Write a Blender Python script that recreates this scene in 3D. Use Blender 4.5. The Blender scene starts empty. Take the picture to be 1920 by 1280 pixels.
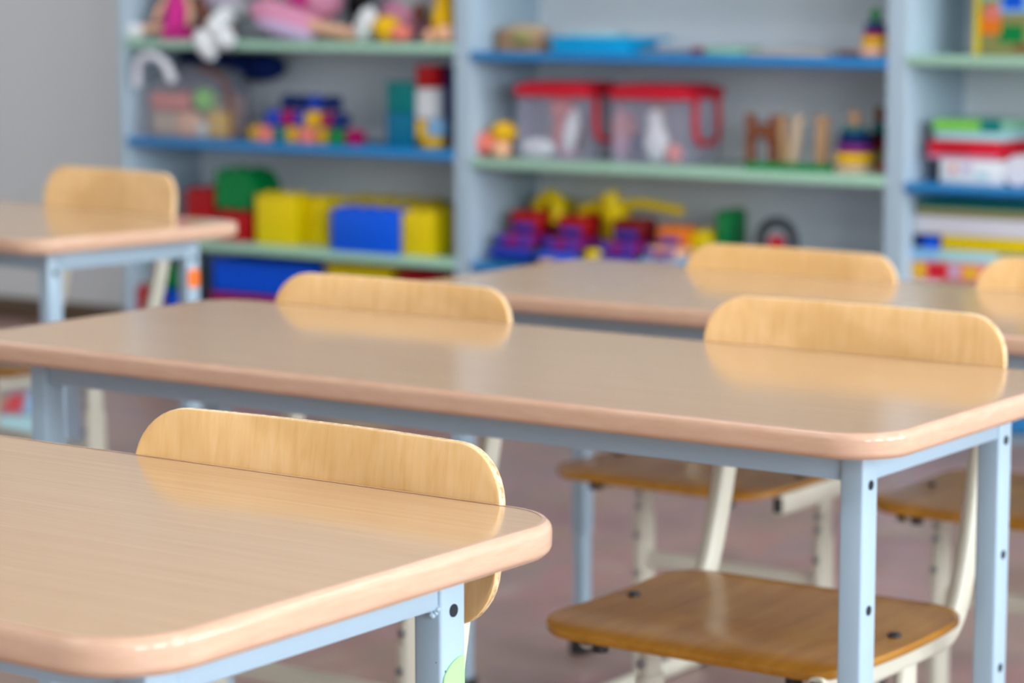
import bpy, bmesh, math, random
from mathutils import Vector, Matrix
R = math.radians
PI = math.pi
random.seed(7)
S = bpy.context.scene
COL = S.collection

# ---------------------------------------------------------------- camera
cd = bpy.data.cameras.new('camera'); cam = bpy.data.objects.new('camera', cd); COL.objects.link(cam)
cam.location = (1.045, -2.054, 1.077)
cam.rotation_euler = (R(90 - 7.73), 0, R(35.2))
cd.sensor_width = 36; cd.lens = 91.18; cd.clip_start = .05
cd.dof.use_dof = True; cd.dof.focus_distance = 2.02; cd.dof.aperture_fstop = 5.8
S.camera = cam

# ---------------------------------------------------------------- world, daylight, exposure
w = bpy.data.worlds.new('daylight'); S.world = w; w.use_nodes = True
bg = w.node_tree.nodes['Background']; bg.inputs[0].default_value = (.86, .93, 1, 1); bg.inputs[1].default_value = 7.5
S.view_settings.view_transform = 'Standard'; S.view_settings.look = 'None'
S.view_settings.gamma = 1; S.view_settings.use_curve_mapping = False
S.view_settings.exposure = 0.86
S.cycles.use_denoising = True
S.cycles.max_bounces = 10; S.cycles.diffuse_bounces = 6; S.cycles.transparent_max_bounces = 12
S.cycles.sample_clamp_indirect = 6
XW, YB, XL, YF, ZC = 4.6, 3.965, -6.3, -4.8, 3.2      # right wall, back wall, left wall, front wall, ceiling
WIN = [(-4.3, -2.7), (-2.2, -.6), (-.1, 1.5), (2.0, 3.7)]           # window openings in the right wall (y ranges)
WZ0, WZ1 = .8, 2.95
for k, (y0, y1) in enumerate(WIN):
    ld = bpy.data.lights.new('window_portal', 'AREA'); ld.shape = 'RECTANGLE'
    ld.size = y1 - y0; ld.size_y = WZ1 - WZ0; ld.cycles.is_portal = True
    lo = bpy.data.objects.new('window_portal', ld); COL.objects.link(lo)
    lo.location = (XW + .1, (y0 + y1) / 2, (WZ0 + WZ1) / 2)
    lo.rotation_euler = (R(90), 0, R(90))                  # faces into the room, towards -X

for lx in (-4.2, -1.2, 1.8):                              # rows of added overhead fill lights, evening out the side daylight
    for ly in (-2.6, .4, 2.6):
        ld = bpy.data.lights.new('ceiling_fill', 'AREA'); ld.shape = 'RECTANGLE'; ld.size = 1.2; ld.size_y = .5
        ld.energy = 9; ld.color = (.97, .98, 1)
        lo = bpy.data.objects.new('ceiling_fill', ld); COL.objects.link(lo); lo.location = (lx, ly, ZC - .06)

# ---------------------------------------------------------------- materials
def mat(name, col, rough=.5, coat=0, metal=0, spec=.5, alpha=None):
    m = bpy.data.materials.new(name); m.use_nodes = True
    b = m.node_tree.nodes['Principled BSDF']
    b.inputs['Base Color'].default_value = (*col, 1); b.inputs['Roughness'].default_value = rough
    b.inputs['Metallic'].default_value = metal; b.inputs['Coat Weight'].default_value = coat
    b.inputs['Coat Roughness'].default_value = .08; b.inputs['Specular IOR Level'].default_value = spec
    if alpha is not None: b.inputs['Alpha'].default_value = alpha
    return m
def N(m, t, **kw):
    n = m.node_tree.nodes.new(t)
    for k, v in kw.items():
        if k in n.inputs: n.inputs[k].default_value = v
        else: setattr(n, k, v)
    return n
def ramp(m, fac, stops):
    r = N(m, 'ShaderNodeValToRGB'); e = r.color_ramp.elements
    while len(e) < len(stops): e.new(.5)
    for i, (p, c) in enumerate(stops): e[i].position = p; e[i].color = (*c, 1)
    m.node_tree.links.new(fac, r.inputs[0]); return r.outputs[0]
def wood(name, stops, scale, rough, grain=(1, 14, 14), coat=0, bump=.02, blotch=None, nscale=3):
    m = mat(name, stops[0][1], rough, coat); L = m.node_tree.links
    b = m.node_tree.nodes['Principled BSDF']
    tc = N(m, 'ShaderNodeTexCoord'); mp = N(m, 'ShaderNodeMapping'); mp.inputs['Scale'].default_value = [g * scale for g in grain]
    oi = N(m, 'ShaderNodeObjectInfo'); va = N(m, 'ShaderNodeVectorMath', operation='SCALE'); va.inputs[0].default_value = (7, 3, 5)
    L.new(oi.outputs['Random'], va.inputs['Scale']); va2 = N(m, 'ShaderNodeVectorMath', operation='ADD')
    L.new(tc.outputs['Object'], va2.inputs[0]); L.new(va.outputs[0], va2.inputs[1]); L.new(va2.outputs[0], mp.inputs[0])
    n1 = N(m, 'ShaderNodeTexNoise', Scale=nscale, Detail=7, Roughness=.62, Distortion=.35); L.new(mp.outputs[0], n1.inputs['Vector'])
    c = ramp(m, n1.outputs[0], stops)
    if blotch:
        n2 = N(m, 'ShaderNodeTexNoise', Scale=5.5, Detail=2, Distortion=1.2); L.new(va2.outputs[0], n2.inputs['Vector'])
        c2 = ramp(m, n2.outputs[0], [(.42, (1, 1, 1)), (.56, blotch)])
        mx = N(m, 'ShaderNodeMix', data_type='RGBA', blend_type='MULTIPLY'); mx.inputs['Factor'].default_value = 1
        L.new(c, mx.inputs['A']); L.new(c2, mx.inputs['B']); c = mx.outputs['Result']
    L.new(c, b.inputs['Base Color'])
    if bump:
        bp = N(m, 'ShaderNodeBump', Strength=bump, Distance=.002); L.new(n1.outputs[0], bp.inputs['Height']); L.new(bp.outputs[0], b.inputs['Normal'])
    return m
M = {}
M['laminate'] = wood('beech_laminate', [(.25, (.485, .31, .165)), (.5, (.52, .34, .19)), (.75, (.55, .37, .21))], 1.0, .13, (1.6, 60, 60), bump=.01, nscale=3)
M['edge'] = wood('beech_edge_band', [(.3, (.56, .345, .23)), (.7, (.62, .405, .285))], 1.0, .13, (9, 9, 60), bump=.01)
M['core'] = mat('board_underside', (.55, .42, .30), .6)
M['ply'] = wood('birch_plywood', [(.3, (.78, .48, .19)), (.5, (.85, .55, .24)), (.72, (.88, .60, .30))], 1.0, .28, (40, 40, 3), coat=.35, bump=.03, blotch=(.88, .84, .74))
M['seat'] = wood('shaded_seat_plywood', [(.3, (.30, .125, .012)), (.5, (.37, .165, .02)), (.72, (.43, .21, .035))], 1.0, .25, (14, 1.2, 14), coat=0, bump=.02, blotch=(.9, .86, .8))  # chair plywood made darker and oranger: the seats' low light put into the colour
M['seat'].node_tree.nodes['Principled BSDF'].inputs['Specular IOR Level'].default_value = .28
M['ply_edge'] = wood('plywood_edge', [(.35, (.42, .24, .09)), (.6, (.78, .62, .42))], 1.0, .5, (60, 60, 60), bump=.05)
M['blue'] = mat('pale_blue_painted_steel', (.36, .49, .59), .35, .1)
M['cream'] = mat('cream_painted_steel', (.62, .60, .49), .35, .2)
M['dark'] = mat('black_plastic', (.02, .022, .025), .45)
M['steel'] = mat('zinc_bolt', (.35, .37, .38), .35, metal=1)
M['hole'] = mat('hole_dark', (.008, .012, .02), .8)
M['shelf'] = mat('pale_blue_grey_laminate', (.42, .54, .63), .5, spec=.35)
M['shelfback'] = mat('grey_hardboard', (.80, .85, .88), .6)
M['sgreen'] = mat('sage_green_board', (.36, .60, .45), .42)
M['sblue'] = mat('blue_board', (.01, .21, .52), .38)
M['green_sticker'] = mat('green_sticker', (.36, .90, .28), .5)
M['orange_sticker'] = mat('orange_sticker', (1, .20, .01), .5)
M['clear'] = mat('clear_plastic', (.60, .60, .78), .12, alpha=.15)
M['bag'] = mat('clear_bag_film', (.40, .42, .48), .25, alpha=.30)
PAL = dict(red=(.42, .003, .006), dkred=(.20, .004, .008), scarlet=(.62, .01, .03), green=(.0, .22, .05), petrol=(.0, .15, .27), mauve=(.34, .19, .17), lime=(.20, .62, .06), teal=(.0, .20, .20), navy=(.004, .02, .13),
           blue=(.0, .10, .75), royal=(.01, .05, .45), purple=(.22, .015, .20), yellow=(.80, .60, .0), gold=(.80, .47, .01), white=(.74, .77, .78), cyan=(.0, .45, .80),
           aqua=(.40, .66, .70), pink=(.66, .28, .42), lilac=(.52, .40, .60), magenta=(.58, .03, .25), skin=(.72, .42, .28), brown=(.16, .06, .035), black=(.006, .006, .008),
           coral=(.80, .22, .17), orange=(.85, .20, .01), peach=(.86, .48, .30), beige=(.60, .46, .32), wood=(.46, .28, .15), darkwood=(.22, .07, .03), olive=(.30, .28, .10),
           grey=(.42, .43, .46), dkgrey=(.045, .05, .06), crimson=(.40, .0, .10), slate=(.20, .24, .30), paper=(.72, .72, .78), mint=(.25, .52, .36), ltblue=(.25, .50, .75))
for k, v in PAL.items(): M['p_' + k] = mat(k + '_plastic', v, .4, spec=.25)
for k in ('pink', 'lilac', 'magenta', 'white', 'skin', 'brown', 'navy', 'grey', 'red', 'gold', 'coral', 'peach', 'beige'):
    M['c_' + k] = mat(k + '_cloth', PAL[k], .9, spec=.2)

def wall_mat():
    m = mat('painted_plaster', (.62, .64, .64), .75); L = m.node_tree.links
    tc = N(m, 'ShaderNodeTexCoord'); n = N(m, 'ShaderNodeTexNoise', Scale=140, Detail=3); L.new(tc.outputs['Object'], n.inputs['Vector'])
    bp = N(m, 'ShaderNodeBump', Strength=.06, Distance=.002); L.new(n.outputs[0], bp.inputs['Height']); L.new(bp.outputs[0], m.node_tree.nodes['Principled BSDF'].inputs['Normal'])
    return m
M['wall'] = wall_mat()
M['ceiling'] = mat('white_ceiling_paint', (.86, .86, .85), .8)
M['baseboard'] = mat('brown_baseboard', (.10, .065, .035), .5)
M['frame_white'] = mat('white_window_frame', (.8, .8, .8), .35)
def floor_mat():
    m = mat('mottled_mauve_linoleum', (.3, .2, .19), .32); L = m.node_tree.links
    b = m.node_tree.nodes['Principled BSDF']
    tc = N(m, 'ShaderNodeTexCoord')
    n1 = N(m, 'ShaderNodeTexNoise', Scale=4.0, Detail=6, Roughness=.65, Distortion=.6); L.new(tc.outputs['Object'], n1.inputs['Vector'])
    c1 = ramp(m, n1.outputs[0], [(.34, (.24, .15, .125)), (.47, (.29, .20, .175)), (.56, (.33, .20, .175)), (.7, (.37, .28, .245))])
    vo = N(m, 'ShaderNodeTexVoronoi', Scale=5.0); L.new(tc.outputs['Object'], vo.inputs['Vector'])
    mx = N(m, 'ShaderNodeMix', data_type='RGBA', blend_type='MULTIPLY'); mx.inputs['Factor'].default_value = .12
    L.new(c1, mx.inputs['A']); L.new(vo.outputs['Color'], mx.inputs['B']); L.new(mx.outputs['Result'], b.inputs['Base Color'])
    return m
M['floor'] = floor_mat()

# ---------------------------------------------------------------- mesh helpers
def link(name, me, parent=None, loc=(0, 0, 0), rot=(0, 0, 0)):
    o = bpy.data.objects.new(name, me); COL.objects.link(o); o.location = loc; o.rotation_euler = rot
    if parent is not None: o.parent = parent
    return o
def mesh(name, bm, m, ang=35):
    bmesh.ops.recalc_face_normals(bm, faces=bm.faces)
    for f in bm.faces: f.smooth = True
    for e in bm.edges:
        if len(e.link_faces) == 2 and e.calc_face_angle(0) > R(ang): e.smooth = False
    me = bpy.data.meshes.new(name); bm.to_mesh(me); bm.free()
    for x in (m if isinstance(m, (list, tuple)) else [m]): me.materials.append(x)
    return me
def obj(name, bm, m, parent=None, loc=(0, 0, 0), rot=(0, 0, 0), ang=35): return link(name, mesh(name, bm, m, ang), parent, loc, rot)
def tag(o, label, cat, group=None, kind=None):
    if label: o['label'] = label
    if cat: o['category'] = cat
    if group: o['group'] = group
    if kind: o['kind'] = kind
    return o
def thing(name, label, cat, loc=(0, 0, 0), rz=0, group=None):
    o = link(name, None, None, loc, (0, 0, rz)); o.empty_display_size = .05
    return tag(o, label, cat, group)
def NB(): return bmesh.new()
def box(bm, x0, x1, y0, y1, z0, z1, bev=0, seg=2, mi=0, M4=None):
    r = bmesh.ops.create_cube(bm, size=1)
    vs = r['verts']
    T = Matrix.Translation(((x0 + x1) / 2, (y0 + y1) / 2, (z0 + z1) / 2)) @ Matrix.Diagonal((abs(x1 - x0), abs(y1 - y0), abs(z1 - z0), 1))
    bmesh.ops.transform(bm, matrix=T, verts=vs)
    fs = set(f for v in vs for f in v.link_faces)
    if bev:
        es = list(set(e for v in vs for e in v.link_edges))
        q = bmesh.ops.bevel(bm, geom=es, offset=bev, segments=seg, profile=.5, affect='EDGES')
        fs = set(q['faces']) | set(f for v in q['verts'] for f in v.link_faces)
        vs = list(set(v for f in fs for v in f.verts))
    for f in fs: f.material_index = mi
    if M4 is not None: bmesh.ops.transform(bm, matrix=M4, verts=vs)
    return bm
def ell(bm, c, r, seg=20, rot=None):
    q = bmesh.ops.create_uvsphere(bm, u_segments=seg, v_segments=seg // 2 + 2, radius=1)
    T = Matrix.Translation(c) @ (rot.to_4x4() if rot is not None else Matrix.Identity(4)) @ Matrix.Diagonal((*r, 1))
    bmesh.ops.transform(bm, matrix=T, verts=q['verts']); return bm
def cyl(bm, c, r, h, axis='Z', r2=None, seg=24):
    q = bmesh.ops.create_cone(bm, cap_ends=True, segments=seg, radius1=r, radius2=r if r2 is None else r2, depth=h)
    T = {'Z': Matrix.Identity(4), 'X': Matrix.Rotation(PI / 2, 4, 'Y'), 'Y': Matrix.Rotation(PI / 2, 4, 'X')}[axis]
    bmesh.ops.transform(bm, matrix=Matrix.Translation(c) @ T, verts=q['verts']); return bm
def sweep(bm, pts, sec, closed=False, fixed_x=None, caps=True):
    """sweep the 2D section sec along pts; fixed_x keeps the section's first axis"""
    pts = [Vector(p) for p in pts]; n = len(pts); rings = []
    for i, p in enumerate(pts):
        a = pts[(i - 1) % n] if (i > 0 or closed) else p
        b = pts[(i + 1) % n] if (i < n - 1 or closed) else p
        t = (b - a).normalized()
        sx = Vector(fixed_x) if fixed_x else t.cross(Vector((0, 0, 1)) if abs(t.z) < .95 else Vector((0, 1, 0))).normalized()
        sy = sx.cross(t).normalized()
        rings.append([bm.verts.new(p + sx * u + sy * v) for u, v in sec])
    m = len(sec)
    for i in range(n if closed else n - 1):
        A, B = rings[i], rings[(i + 1) % n]
        for k in range(m): bm.faces.new((A[k], A[(k + 1) % m], B[(k + 1) % m], B[k]))
    if not closed and caps: bm.faces.new(rings[0]); bm.faces.new(rings[-1][::-1])
    return bm
def circ(r, n=12): return [(r * math.cos(2 * PI * k / n), r * math.sin(2 * PI * k / n)) for k in range(n)]
def rrect(w_, h_, r, n=4):
    out = []
    for cx, cy, a0 in ((w_ / 2 - r, h_ / 2 - r, 0), (-w_ / 2 + r, h_ / 2 - r, 90), (-w_ / 2 + r, -h_ / 2 + r, 180), (w_ / 2 - r, -h_ / 2 + r, 270)):
        for k in range(n + 1):
            a = R(a0 + 90 * k / n); out.append((cx + r * math.cos(a), cy + r * math.sin(a)))
    return out
def smooth_path(pts, k=3):
    P_ = [Vector(p) for p in pts]
    for _ in range(k):
        q = [P_[0]]
        for a, b in zip(P_[:-1], P_[1:]): q += [a.lerp(b, .25), a.lerp(b, .75)]
        q.append(P_[-1]); P_ = q
    return P_
def tube(bm, pts, r, n=12, k=2): return sweep(bm, smooth_path(pts, k), circ(r, n))
def prism(bm, outline, z0, z1):
    a = [bm.verts.new((x, y, z0)) for x, y in outline]; b = [bm.verts.new((x, y, z1)) for x, y in outline]
    bm.faces.new(a[::-1]); bm.faces.new(b)
    for k in range(len(a)): bm.faces.new((a[k], a[(k + 1) % len(a)], b[(k + 1) % len(a)], b[k]))
    return bm
def columns(w_, h_, r, nx, na=9):
    # (u, half height) columns across a rounded rectangle, dense in the corners
    out = [(-(w_ / 2 - r) - r * math.cos(R(90) * k / na), h_ / 2 - r + r * math.sin(R(90) * k / na)) for k in range(na + 1)]
    mid = [(-(w_ / 2 - r) + (w_ - 2 * r) * k / nx, h_ / 2) for k in range(1, nx)]
    return out + mid + [(-u, h) for u, h in out[::-1]]
CACHE = {}
def cached(key, name, fn, m, parent, loc=(0, 0, 0), rot=(0, 0, 0), ang=35):
    if key not in CACHE: CACHE[key] = mesh(name, fn(), m, ang)
    return link(name, CACHE[key], parent, loc, rot)

# ---------------------------------------------------------------- the room
def struct(name, bm, m): return tag(obj(name, bm, m), None, None, kind='structure')
struct('floor', box(NB(), XL, XW + .3, YF, YB + .1, -.1, 0), M['floor'])
struct('ceiling', box(NB(), XL, XW + .3, YF, YB + .1, ZC, ZC + .1), M['ceiling'])
struct('wall_back', box(NB(), XL, XW + .3, YB, YB + .1, 0, ZC), M['wall'])
struct('wall_left', box(NB(), XL - .1, XL, YF, YB, 0, ZC), M['wall'])
struct('wall_front', box(NB(), XL, XW + .3, YF - .1, YF, 0, ZC), M['wall'])
bm = NB(); ys = [YF] + [v for p in WIN for v in p] + [YB]
box(bm, XW, XW + .2, YF, YB, 0, WZ0); box(bm, XW, XW + .2, YF, YB, WZ1, ZC)
for k in range(0, len(ys), 2): box(bm, XW, XW + .2, ys[k], ys[k + 1], WZ0, WZ1)
struct('wall_right', bm, M['wall'])
for k, (y0, y1) in enumerate(WIN):
    bm = NB(); x0, x1 = XW + .12, XW + .18
    box(bm, x0, x1, y0, y0 + .06, WZ0, WZ1); box(bm, x0, x1, y1 - .06, y1, WZ0, WZ1)
    box(bm, x0, x1, y0 + .06, y1 - .06, WZ0, WZ0 + .06); box(bm, x0, x1, y0 + .06, y1 - .06, WZ1 - .06, WZ1)
    box(bm, x0 + .005, x1 - .005, (y0 + y1) / 2 - .03, (y0 + y1) / 2 + .03, WZ0 + .06, WZ1 - .06)
    struct('window_%d' % (k + 1), bm, M['frame_white'])
struct('baseboard_back', box(NB(), XL, XW, YB - .018, YB, 0, .07, .004), M['baseboard'])

# ---------------------------------------------------------------- desks
def rr_outline(w_, d, r, inset=0, n=10):
    return rrect(w_ - 2 * inset, d - 2 * inset, max(r - inset, .002), n)
def desk(label, centre, h, rz=0, W=1.2, D=.473, flags=()):
    t = thing('school_desk', label, 'desk', centre, rz, 'school desks')
    T, Rr = .025, .06
    def top():
        bm = NB(); prism(bm, rr_outline(W, D, Rr, .0048), h - T + .0008, h - .0003); 
        for f in bm.faces: f.material_index = 1 if f.normal.z < -.5 or f.calc_center_median().z < h - .002 else 0
        return bm
    tp = cached(('top', W, D, h), 'tabletop', top, [M['laminate'], M['core']], t)
    def band():
        bm = NB(); rb = .0075; prof = []
        for k in range(7): a = R(90 - 90 * k / 6); prof.append((rb - rb * math.cos(a), h - rb + rb * math.sin(a)))
        for k in range(7): a = R(-90 * k / 6); prof.append((rb - rb * math.cos(a), h - T + rb + rb * math.sin(a)))
        prof = [(.0085, h - .0002)] + prof + [(.0085, h - T)]
        prof = [(i if i <= .0075 else .0075, z) for i, z in prof]
        rings = [[bm.verts.new((x, y, z)) for x, y in rr_outline(W, D, Rr, i)] for i, z in prof[1:-1]]
        for A, B in zip(rings[:-1], rings[1:]):
            for k in range(len(A)): bm.faces.new((A[k], B[k], B[(k + 1) % len(A)], A[(k + 1) % len(A)]))
        A, B = rings[-1], rings[0]
        inn = [[bm.verts.new((x, y, z)) for x, y in rr_outline(W, D, Rr, .0045)] for z in (h - T + .0004, h - .0001)]
        for A_, B_ in ((A, inn[0]), (inn[0], inn[1]), (inn[1], B)):
            for k in range(len(A_)): bm.faces.new((A_[k], B_[k], B_[(k + 1) % len(A_)], A_[(k + 1) % len(A_)]))
        return bm
    bnd = cached(('band', W, D, h), 'edge_band', band, M['edge'], t, ang=50)
    ix, iy, a, b = .055, .087, .025, .030
    X, Y = W / 2 - ix, D / 2 - iy + .015          # outer face of legs in x; y of the legs' outer faces
    zt = h - T; rh = .034
    def railx():
        return box(NB(), -X + a, X - a, -.011, .011, zt - rh, zt - .0005, .0025)
    for s in (-1, 1): cached(('railx', W, h), 'apron_rail', railx, M['blue'], t, (0, s * (Y - .015), 0))
    def raily(): return box(NB(), -.010, .010, -Y + b, Y - b, zt - rh, zt - .0005, .0025)
    for s in (-1, 1): cached(('raily', D, h), 'side_rail', raily, M['blue'], t, (s * (X - .0115), 0, 0))
    def leg(): return box(NB(), -a / 2, a / 2, -b / 2, b / 2, .20, zt - .0005, .003, 3)
    def inner(): return box(NB(), -a / 2 + .0025, a / 2 - .0025, -b / 2 + .0025, b / 2 - .0025, .012, .21, .002)
    def foot(): return box(NB(), -a / 2 - .002, a / 2 + .002, -b / 2 - .002, b / 2 + .002, 0, .03, .003)
    for sx in (-1, 1):
        for sy in (-1, 1):
            L = cached(('leg', h), 'leg', leg, M['blue'], t, (sx * (X - a / 2), sy * (Y - b / 2), 0))
            cached('inner', 'height_tube', inner, M['blue'], L); cached('foot', 'foot_cap', foot, M['dark'], L)
            # round holes through the outer face, with a bright rim
            for q, dz in enumerate((.062, .182, .302)):
                zz = h - dz
                if zz < .22: continue
                def hole():
                    bm = NB(); cyl(bm, (0, 0, 0), .0048, .0014, 'X', seg=20); return bm
                cached('hole', 'bolt_hole', hole, M['hole'], L, (sx * (a / 2), 0, zz))
                def rim():
                    bm = NB(); pts = [(0, .0055 * math.cos(2 * PI * k / 20), .0055 * math.sin(2 * PI * k / 20)) for k in range(20)]
                    return sweep(bm, pts, circ(.0007, 6), closed=True, fixed_x=(1, 0, 0))
            def bolt(): bm = NB(); cyl(bm, (0, 0, 0), .006, .007, 'X', seg=6); cyl(bm, (.003 , 0, 0), .004, .008, 'X', seg=14); return bm
            cached('bolt', 'bolt', bolt, M['steel'], L, (sx * (a / 2 + .001), 0, h - .34 if h - .34 > .22 else .24))
            if ('weld' in flags) and sx == 1:
                bm = NB()
                for k in range(9): ell(bm, (random.uniform(-.004, .004), -sy * (b / 2 + random.uniform(0, .006)), zt - rh + random.uniform(-.004, .003)), [random.uniform(.0015, .003)] * 3, 8)
                obj('weld_bead', bm, M['blue'], L, (.008, 0, 0))
            if 'weld' in flags and sx == 1 and sy == 1:
                bm = NB()
                for yy, dz, q in ((-.010, .105, .0007), (-.012, .128, .0005)): ell(bm, (a / 2, yy, h - dz), (.0003, q, q * 1.4), 8)
                for xx, dz, q in ((-.0115, .118, .0016), (.004, .132, .0014), (.008, .098, .0006)): ell(bm, (xx, -b / 2, h - dz), (q * .6, .0003, q), 8)
                obj('paint_chip', bm, M['hole'], L)
            def sticker(yc, zc, r):
                bm = NB(); cyl(bm, (a / 2 + .0008, 0, 0), r, .0005, 'X', seg=40)
                vs = bm.verts[:]
                for v in vs:
                    v.co.y = max(-b / 2 + .002, min(b / 2 - .003, v.co.y + yc)); v.co.z += zc
                return bm
            if 'green' in flags and sx == 1 and sy == 1:
                tag(obj('sticker', sticker(.010, h - .124, .027), M['green_sticker'], L), 'round bright green sticker', None)
            if 'orange' in flags and sx == 1 and sy == 1:
                tag(obj('sticker', sticker(.0, h - .095, .017), M['orange_sticker'], L), 'round orange sticker', None)
    return t
def desk_at(label, nrx, nry, h, D=.473, **kw):     # by the position of the near right corner
    return desk(label, (nrx - .6, nry + D / 2, 0), h, D=D, **kw)
desk_at('beech school desk nearest the camera, round green sticker on its pale blue leg', .015, -.981, .6965, D=.479, flags=('green', 'weld'))
desk_at('long beech school desk in the middle with two chairs pushed in behind it', 0, 0, .68)
desk_at('beech school desk standing before the open toy shelves, two chair backs behind it', -.118, .985, .64, D=.50)
desk('beech school desk by the grey wall, orange sticker on its blue leg', (-2.505, 1.15, 0), .682, R(-6), flags=('orange',))

# ---------------------------------------------------------------- chairs
def chair(label, x, y, hs, rz=0, shift=0, front=(-.085, -.150), tx=.156, group='wooden school chairs'):
    t = thing('school_chair', label, 'chair', (x, y, 0), rz, group)
    # backrest: bent plywood panel, cylinder bowed away from the desk
    def back():
        bm = NB(); w_, h_, r, th = .372, .138, .047, .009
        o = rrect(w_, h_, r, 8); n = len(o)
        def pos(u, v, d):                       # u across, v up, d through
            bow = -.016 * (u / (w_ / 2)) ** 2
            return Vector((u, .222 + bow + d + (v) * .12, hs + .236 + v))
        nx = 14; rings = []
        def grid(d, fl):
            # fill outline with a grid clipped to the rounded rect
            cols = []
            for u, hv in columns(w_, h_, r, nx):
                cols.append([bm.verts.new(pos(u, -hv + 2 * hv * k / 8, d)) for k in range(9)])
            for a_, b_ in zip(cols[:-1], cols[1:]):
                for k in range(8):
                    f = bm.faces.new((a_[k], b_[k], b_[k + 1], a_[k + 1])); f.material_index = 0
            return [c[0] for c in cols] + cols[-1][1:-1] + [c[8] for c in cols[::-1]] + cols[0][1:-1][::-1]
        A = grid(-th / 2, 0); B = grid(th / 2, 1)
        for k in range(len(A)):
            f = bm.faces.new((A[k], A[(k + 1) % len(A)], B[(k + 1) % len(A)], B[k])); f.material_index = 1
        bmesh.ops.recalc_face_normals(bm, faces=bm.faces)
        es = [e for e in bm.edges if {f.material_index for f in e.link_faces} == {0, 1}]
        bmesh.ops.bevel(bm, geom=es, offset=.0022, segments=2, profile=.5, affect='EDGES')
        return bm
    cached(('back', hs), 'backrest', back, [M['ply'], M['ply_edge']], t, ang=40)
    def seat():
        bm = NB(); w_, d, r, th = .37, .30, .05, .009
        nx, ny = 16, 14
        def grid(dz):
            cols = []
            for u, hv in columns(w_, d, r, nx):
                col = []
                for k in range(ny + 1):
                    v = -hv + 2 * hv * k / ny
                    z = -.006 * math.cos(min(abs(v) / (d / 2), 1) * PI / 2) - .010 * max(0, (-v - .08) / .07) ** 2
                    col.append(bm.verts.new((u, v, hs + z + dz)))
                cols.append(col)
            for a_, b_ in zip(cols[:-1], cols[1:]):
                for k in range(ny): bm.faces.new((a_[k], b_[k], b_[k + 1], a_[k + 1])).material_index = 0
            return [c[0] for c in cols] + cols[-1][1:-1] + [c[ny] for c in cols[::-1]] + cols[0][1:-1][::-1]
        A = grid(-th); B = grid(0)
        for k in range(len(A)): bm.faces.new((A[k], A[(k + 1) % len(A)], B[(k + 1) % len(A)], B[k])).material_index = 1
        bmesh.ops.recalc_face_normals(bm, faces=bm.faces)
        es = [e for e in bm.edges if {f.material_index for f in e.link_faces} == {0, 1}]
        bmesh.ops.bevel(bm, geom=es, offset=.002, segments=2, profile=.5, affect='EDGES')
        return bm
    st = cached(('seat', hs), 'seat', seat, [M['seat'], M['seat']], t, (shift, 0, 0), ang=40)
    def scr(): bm = NB(); cyl(bm, (0, 0, 0), .007, .004); ell(bm, (0, 0, .002), (.007, .007, .0022), 14); return bm
    for sx in (-1, 1):
        cached('screw', 'screw', scr, M['dark'], st, (sx * .158, .015, hs - .0052))
    sec = rrect(.018, .031, .007, 3)
    def side(fr):
        zr = hs - .029
        pts = [(0, .231, hs + .262), (0, .219, hs + .17), (0, .198, hs + .085), (0, .180, hs + .03), (0, .165, hs - .005), (0, .140, zr), (0, .10, zr), (0, fr + .002, zr)]
        bm = NB(); sweep(bm, smooth_path(pts, 3), sec, fixed_x=(1, 0, 0)); return bm
    def capm(): bm = NB(); box(bm, -.006, .006, -.001, .002, -.011, .011, .001); return bm
    for sx in (-1, 1):
        fr = front[0] if sx < 0 else front[1]
        s = cached(('side', hs, fr), 'side_tube', lambda: side(fr), M['cream'], t, (sx * tx, .0, 0))
        cached('endhole', 'tube_end', capm, M['hole'], s, (0, fr, hs - .029))
        def nut(): bm = NB(); cyl(bm, (0, 0, 0), .009, .016, seg=14); cyl(bm, (0, 0, .009), .013, .003, seg=14); return bm
        cached('nut', 'screw_nut', nut, M['dark'], st, (sx * .115, -.118, hs - .026))
        # pedestal post: sleeve below, sliding oval above
        def post(): return sweep(NB(), [(0, .045, .06), (0, .045, hs - .042)], rrect(.015, .034, .007, 3), fixed_x=(1, 0, 0))
        def sleeve(): return sweep(NB(), [(0, .045, .024), (0, .045, hs - .10)], rrect(.020, .042, .009, 3), fixed_x=(1, 0, 0))
        p = cached(('post', hs), 'post', post, M['cream'], t, (sx * .156, 0, 0))
        cached(('sleeve', hs), 'post_sleeve', sleeve, M['cream'], p)
        def blt(): bm = NB(); cyl(bm, (0, 0, 0), .0055, .006, 'Y', seg=10); return bm
        for zz, dy in ((hs - .065, .0275), (hs - .085, .0275), (hs - .13, .0235), (hs - .19, .0235)): cached('pbolt', 'bolt', blt, M['steel'], p, (0, dy, zz))
        def frail(): return sweep(NB(), [(0, -.17, .014), (0, .21, .014)], rrect(.022, .026, .008, 3), fixed_x=(1, 0, 0))
        f = cached('frail', 'foot_rail', frail, M['cream'], t, (sx * .156, 0, 0))
        def fcap(): return box(NB(), -.013, .013, -.014, .014, 0, .029, .005)
        for yy in (-.18, .22): cached('fcap', 'end_cap', fcap, M['dark'], f, (0, yy, 0))
    def cross(): return sweep(NB(), [(-.146, .045, hs - .17), (.146, .045, hs - .17)], rrect(.014, .026, .006, 3))
    cached(('cross', hs), 'crossbar', cross, M['cream'], t)
    def under(): return sweep(NB(), [(-.152, .045, hs - .030), (.152, .045, hs - .030)], rrect(.022, .014, .005, 3))
    cached(('under', hs), 'seat_bar', under, M['cream'], t)
    return t
chair('wooden school chair tucked behind the nearest desk, its seat hidden by the desk', -.243, -.712, .432, tx=.133)
chair('wooden school chair at the middle desk whose seat shows beside the blue leg', -.287, .275, .426)
chair('wooden school chair behind the far half of the middle desk, only its backrest showing', -.932, .275, .412)
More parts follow.
